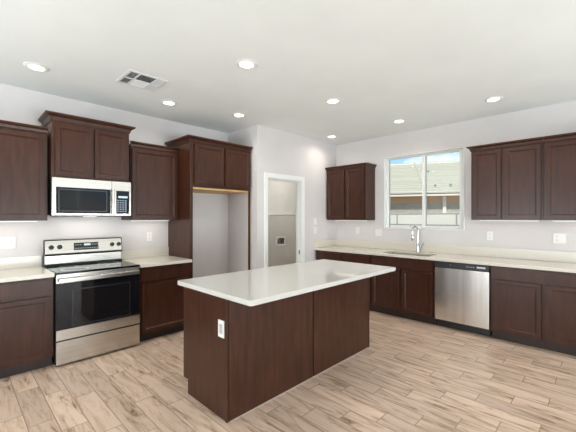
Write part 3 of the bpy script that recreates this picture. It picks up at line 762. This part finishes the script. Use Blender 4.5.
# ------------------------------------------------------------------ ceiling fixtures
def downlight(label, x, y):
    t = thing('recessed_light', label, 'ceiling light', (x, y, HC), 0, 'recessed ceiling lights')
    b = BM(); lathe(b, [(0.057, -0.003), (0.061, -0.010), (0.080, -0.009), (0.096, -0.002), (0.096, -0.0005), (0.057, -0.0005), (0.057, -0.003)], n=32); obj('trim_ring', b, 'trim', t, smooth=True)
    b = BM(); lathe(b, [(0, -0.007), (0.043, -0.006), (0.0565, -0.003), (0.0565, -0.001), (0, -0.001)], n=32); obj('lens', b, 'lens', t, smooth=True)
    area('lamp', (0, 0, -0.014), (0, 0, 0), 0.115, 0.115, DOWNLIGHT_W, (1.0, 0.93, 0.83), parent=t, shape='DISK', spread=math.radians(150))
    return t
for lab, x, y in (('round recessed ceiling light in front of the cabinet left of the range', 0.525, 3.637),
                  ('round recessed ceiling light above the near end of the island, nearest the camera', 1.793, 2.261),
                  ('round recessed ceiling light in front of the cabinet between microwave and fridge alcove', 1.763, 3.664),
                  ('round recessed ceiling light in front of the fridge alcove', 2.611, 3.45),
                  ('round recessed ceiling light above the far end of the island', 3.055, 2.27),
                  ('round recessed ceiling light in front of the window and sink', 4.327, 2.088),
                  ('round recessed ceiling light near the far room corner', 4.376, 3.282),
                  ('round recessed ceiling light in front of the right wall cabinets', 4.269, 0.94)):
    downlight(lab, x, y)

t = thing('air_vent', 'white square louvered air register in the ceiling above the range side', 'vent', (1.30, 3.27, HC))
S = 0.185
b = BM(); cells(b, [-S, -S + 0.030, S - 0.030, S], [-S, -S + 0.030, S - 0.030, S], -0.010, -0.0008, {(1, 1)}, lambda u, v, w: (u, v, w)); obj('frame', b, 'ventblade', t, 0.003)
b = BM(); q = S - 0.029; box(b, -q, q, -q, q, -0.002, -0.0009); obj('throat', b, 'ventdark', t)
b = BM(); q = S - 0.031
box(b, -0.085, -0.073, -q, q, -0.013, -0.0025); box(b, 0.073, 0.085, -q, q, -0.013, -0.0025); box(b, -q, q, -0.006, 0.006, -0.0135, -0.0026)
obj('divider', b, 'ventblade', t)
def blades(x0, x1, y0, y1, along, tilt):
    n = 6
    bq = BM()
    for i in range(n):
        f = (i + 0.5) / n
        hw_ = ((y1 - y0) if along == 'x' else (x1 - x0)) / n * 0.42
        dz = hw_ * math.tan(tilt); dz = max(-0.0045, min(0.0045, dz))
        if along == 'x':
            yc = y0 + (y1 - y0) * f; prs = [(yc - hw_, -0.0075 + dz), (yc + hw_, -0.0075 - dz), (yc + hw_, -0.0068 - dz), (yc - hw_, -0.0068 + dz)]
            a = [bq.verts.new((x0, p_[0], p_[1])) for p_ in prs]; c_ = [bq.verts.new((x1, p_[0], p_[1])) for p_ in prs]
        else:
            xc = x0 + (x1 - x0) * f; prs = [(xc - hw_, -0.0075 + dz), (xc + hw_, -0.0075 - dz), (xc + hw_, -0.0068 - dz), (xc - hw_, -0.0068 + dz)]
            a = [bq.verts.new((p_[0], y0, p_[1])) for p_ in prs]; c_ = [bq.verts.new((p_[0], y1, p_[1])) for p_ in prs]
        for k in range(4): bq.faces.new([a[k], a[(k + 1) % 4], c_[(k + 1) % 4], c_[k]])
        bq.faces.new(a[::-1]); bq.faces.new(c_)
    bmesh.ops.recalc_face_normals(bq, faces=bq.faces)
    return bq
for (x0, x1, y0, y1, al, tl) in ((-q, -0.086, -q, -0.007, 'y', -0.7), (-q, -0.086, 0.007, q, 'y', -0.7), (-0.072, 0.072, -q, -0.007, 'x', -0.7),
                                 (-0.072, 0.072, 0.007, q, 'x', 0.7), (0.086, q, -q, -0.007, 'y', 0.7), (0.086, q, 0.007, q, 'y', 0.7)):
    obj('louver', blades(x0 + 0.001, x1 - 0.001, y0, y1, al, tl), 'ventblade', t)

# fill lamp added to brighten the laundry room (globe, hidden from the doorway view by the head casing)
t = thing('laundry_fill_light', 'added unseen fill light on the laundry room ceiling', 'ceiling light', (5.0, 4.4, HC))
b = BM(); lathe(b, [(0, -0.09), (0.07, -0.08), (0.13, -0.045), (0.15, -0.012), (0.15, -0.0008), (0, -0.0008)], n=32); obj('lens', b, 'lens', t, smooth=True)
area('lamp', (0, 0, -0.11), (0, 0, 0), 0.25, 0.25, 15.0, (1.0, 0.98, 0.94), parent=t, shape='DISK')

# ------------------------------------------------------------------ outdoors beyond the window
GZ = -0.30
bm = BM(); box(bm, 5.3, 45, -25, 45, GZ - 0.2, GZ); struct('ground', bm, 'ground')
bw = BM(); box(bw, 0, 0.20, -10, 12, 0, 1.83)
t = thing('block_wall', 'grey concrete block garden wall outside the window', 'wall', (9.0, 2.0, GZ))
obj('masonry', bw, 'block', t)

# neighbour house: eave line from P1 to P2, roof rising away
P1, P2 = Vector((13.97, 7.19)), Vector((15.3, 4.57))
ax = (P1 - P2).normalized()
ang = math.atan2(ax.y, ax.x)     # local +X runs along the eave (towards far left)
hc = (P1 + P2) / 2
t = thing('neighbor_house', 'tan stucco house with pale tile roof seen through the window', 'house', (hc.x, hc.y, GZ), ang)
# local +Y must point away from the kitchen
away = Vector((-math.sin(ang), math.cos(ang)))
sgn = 1.0 if away.x > 0 else -1.0
EZ = 2.46 - GZ
Lh0, Lh1, RUN, SL = -9.0, 9.0, 6.65, 0.345
b = BM(); box(b, Lh0 + 0.4, Lh1 - 0.4, sgn * 0.55, sgn * (2 * RUN - 0.55), 0, EZ - 0.02); obj('wall', b, 'stucco', t)
b = BM(); box(b, Lh0 + 0.39, Lh1 - 0.39, sgn * 0.53, sgn * 0.5495, EZ - 0.38, EZ - 0.085); p = obj('eave_band', b, plain('tan_band', (0.50, 0.33, 0.20), 0.8), t); p['label'] = 'brown band under the eave'  # brown strip along the top of the wall
b = BM(); box(b, -0.95, -0.80, sgn * 0.45, sgn * 0.529, 0, EZ - 0.09); obj('downspout', b, 'fascia', t, 0.01)
b = BM(); box(b, Lh0, Lh1, 0, sgn * 0.04, EZ - 0.10, EZ - 0.02); box(b, Lh0, Lh1, sgn * 0.04, sgn * 0.55, EZ - 0.08, EZ - 0.05); obj('fascia', b, 'fascia', t)
b = BM(); NR = 17
for side in (0, 1):
    for i in range(NR):
        a0, a1 = RUN * i / NR - 0.03, RUN * (i + 1) / NR + 0.02
        za, zb = EZ + a0 * SL + 0.085, EZ + a1 * SL + 0.015
        ya, yb = (a0, a1) if side == 0 else (2 * RUN - a0, 2 * RUN - a1)
        ya, yb = sgn * ya, sgn * yb
        v = [b.verts.new(p) for p in ((Lh0, ya, za - 0.06), (Lh1, ya, za - 0.06), (Lh1, ya, za), (Lh0, ya, za), (Lh0, yb, zb - 0.06), (Lh1, yb, zb - 0.06), (Lh1, yb, zb), (Lh0, yb, zb))]
        for q in ((0, 1, 2, 3), (3, 2, 6, 7), (4, 5, 1, 0), (7, 6, 5, 4), (0, 3, 7, 4), (1, 5, 6, 2)): b.faces.new([v[k] for k in q])
nx = 46
for i in range(nx):      # ridge caps
    x0 = Lh0 + (Lh1 - Lh0) * i / nx; x1 = Lh0 + (Lh1 - Lh0) * (i + 1) / nx + 0.03
    pr_ = [(sgn * (RUN - 0.16), EZ + RUN * SL - 0.02), (sgn * RUN, EZ + RUN * SL + 0.10), (sgn * (RUN + 0.16), EZ + RUN * SL - 0.02)]
    a = [b.verts.new((x0, p_[0], p_[1])) for p_ in pr_]; c_ = [b.verts.new((x1, p_[0], p_[1] + 0.035)) for p_ in pr_]
    for k in range(3): b.faces.new([a[k], a[(k + 1) % 3], c_[(k + 1) % 3], c_[k]])
    b.faces.new(a[::-1]); b.faces.new(c_)
bmesh.ops.recalc_face_normals(b, faces=b.faces)
obj('roof', b, 'rooftile', t)
for (lx, a0) in ((-0.55, 4.0), (-2.3, 4.3), (-0.55, 0.9), (-1.2, 0.9)):
    b = BM(); zz = EZ + a0 * SL
    tube(b, [(lx, sgn * a0, zz), (lx, sgn * a0, zz + 0.17)], 0.05, 10); obj('vent_pipe', b, 'pipe', t)
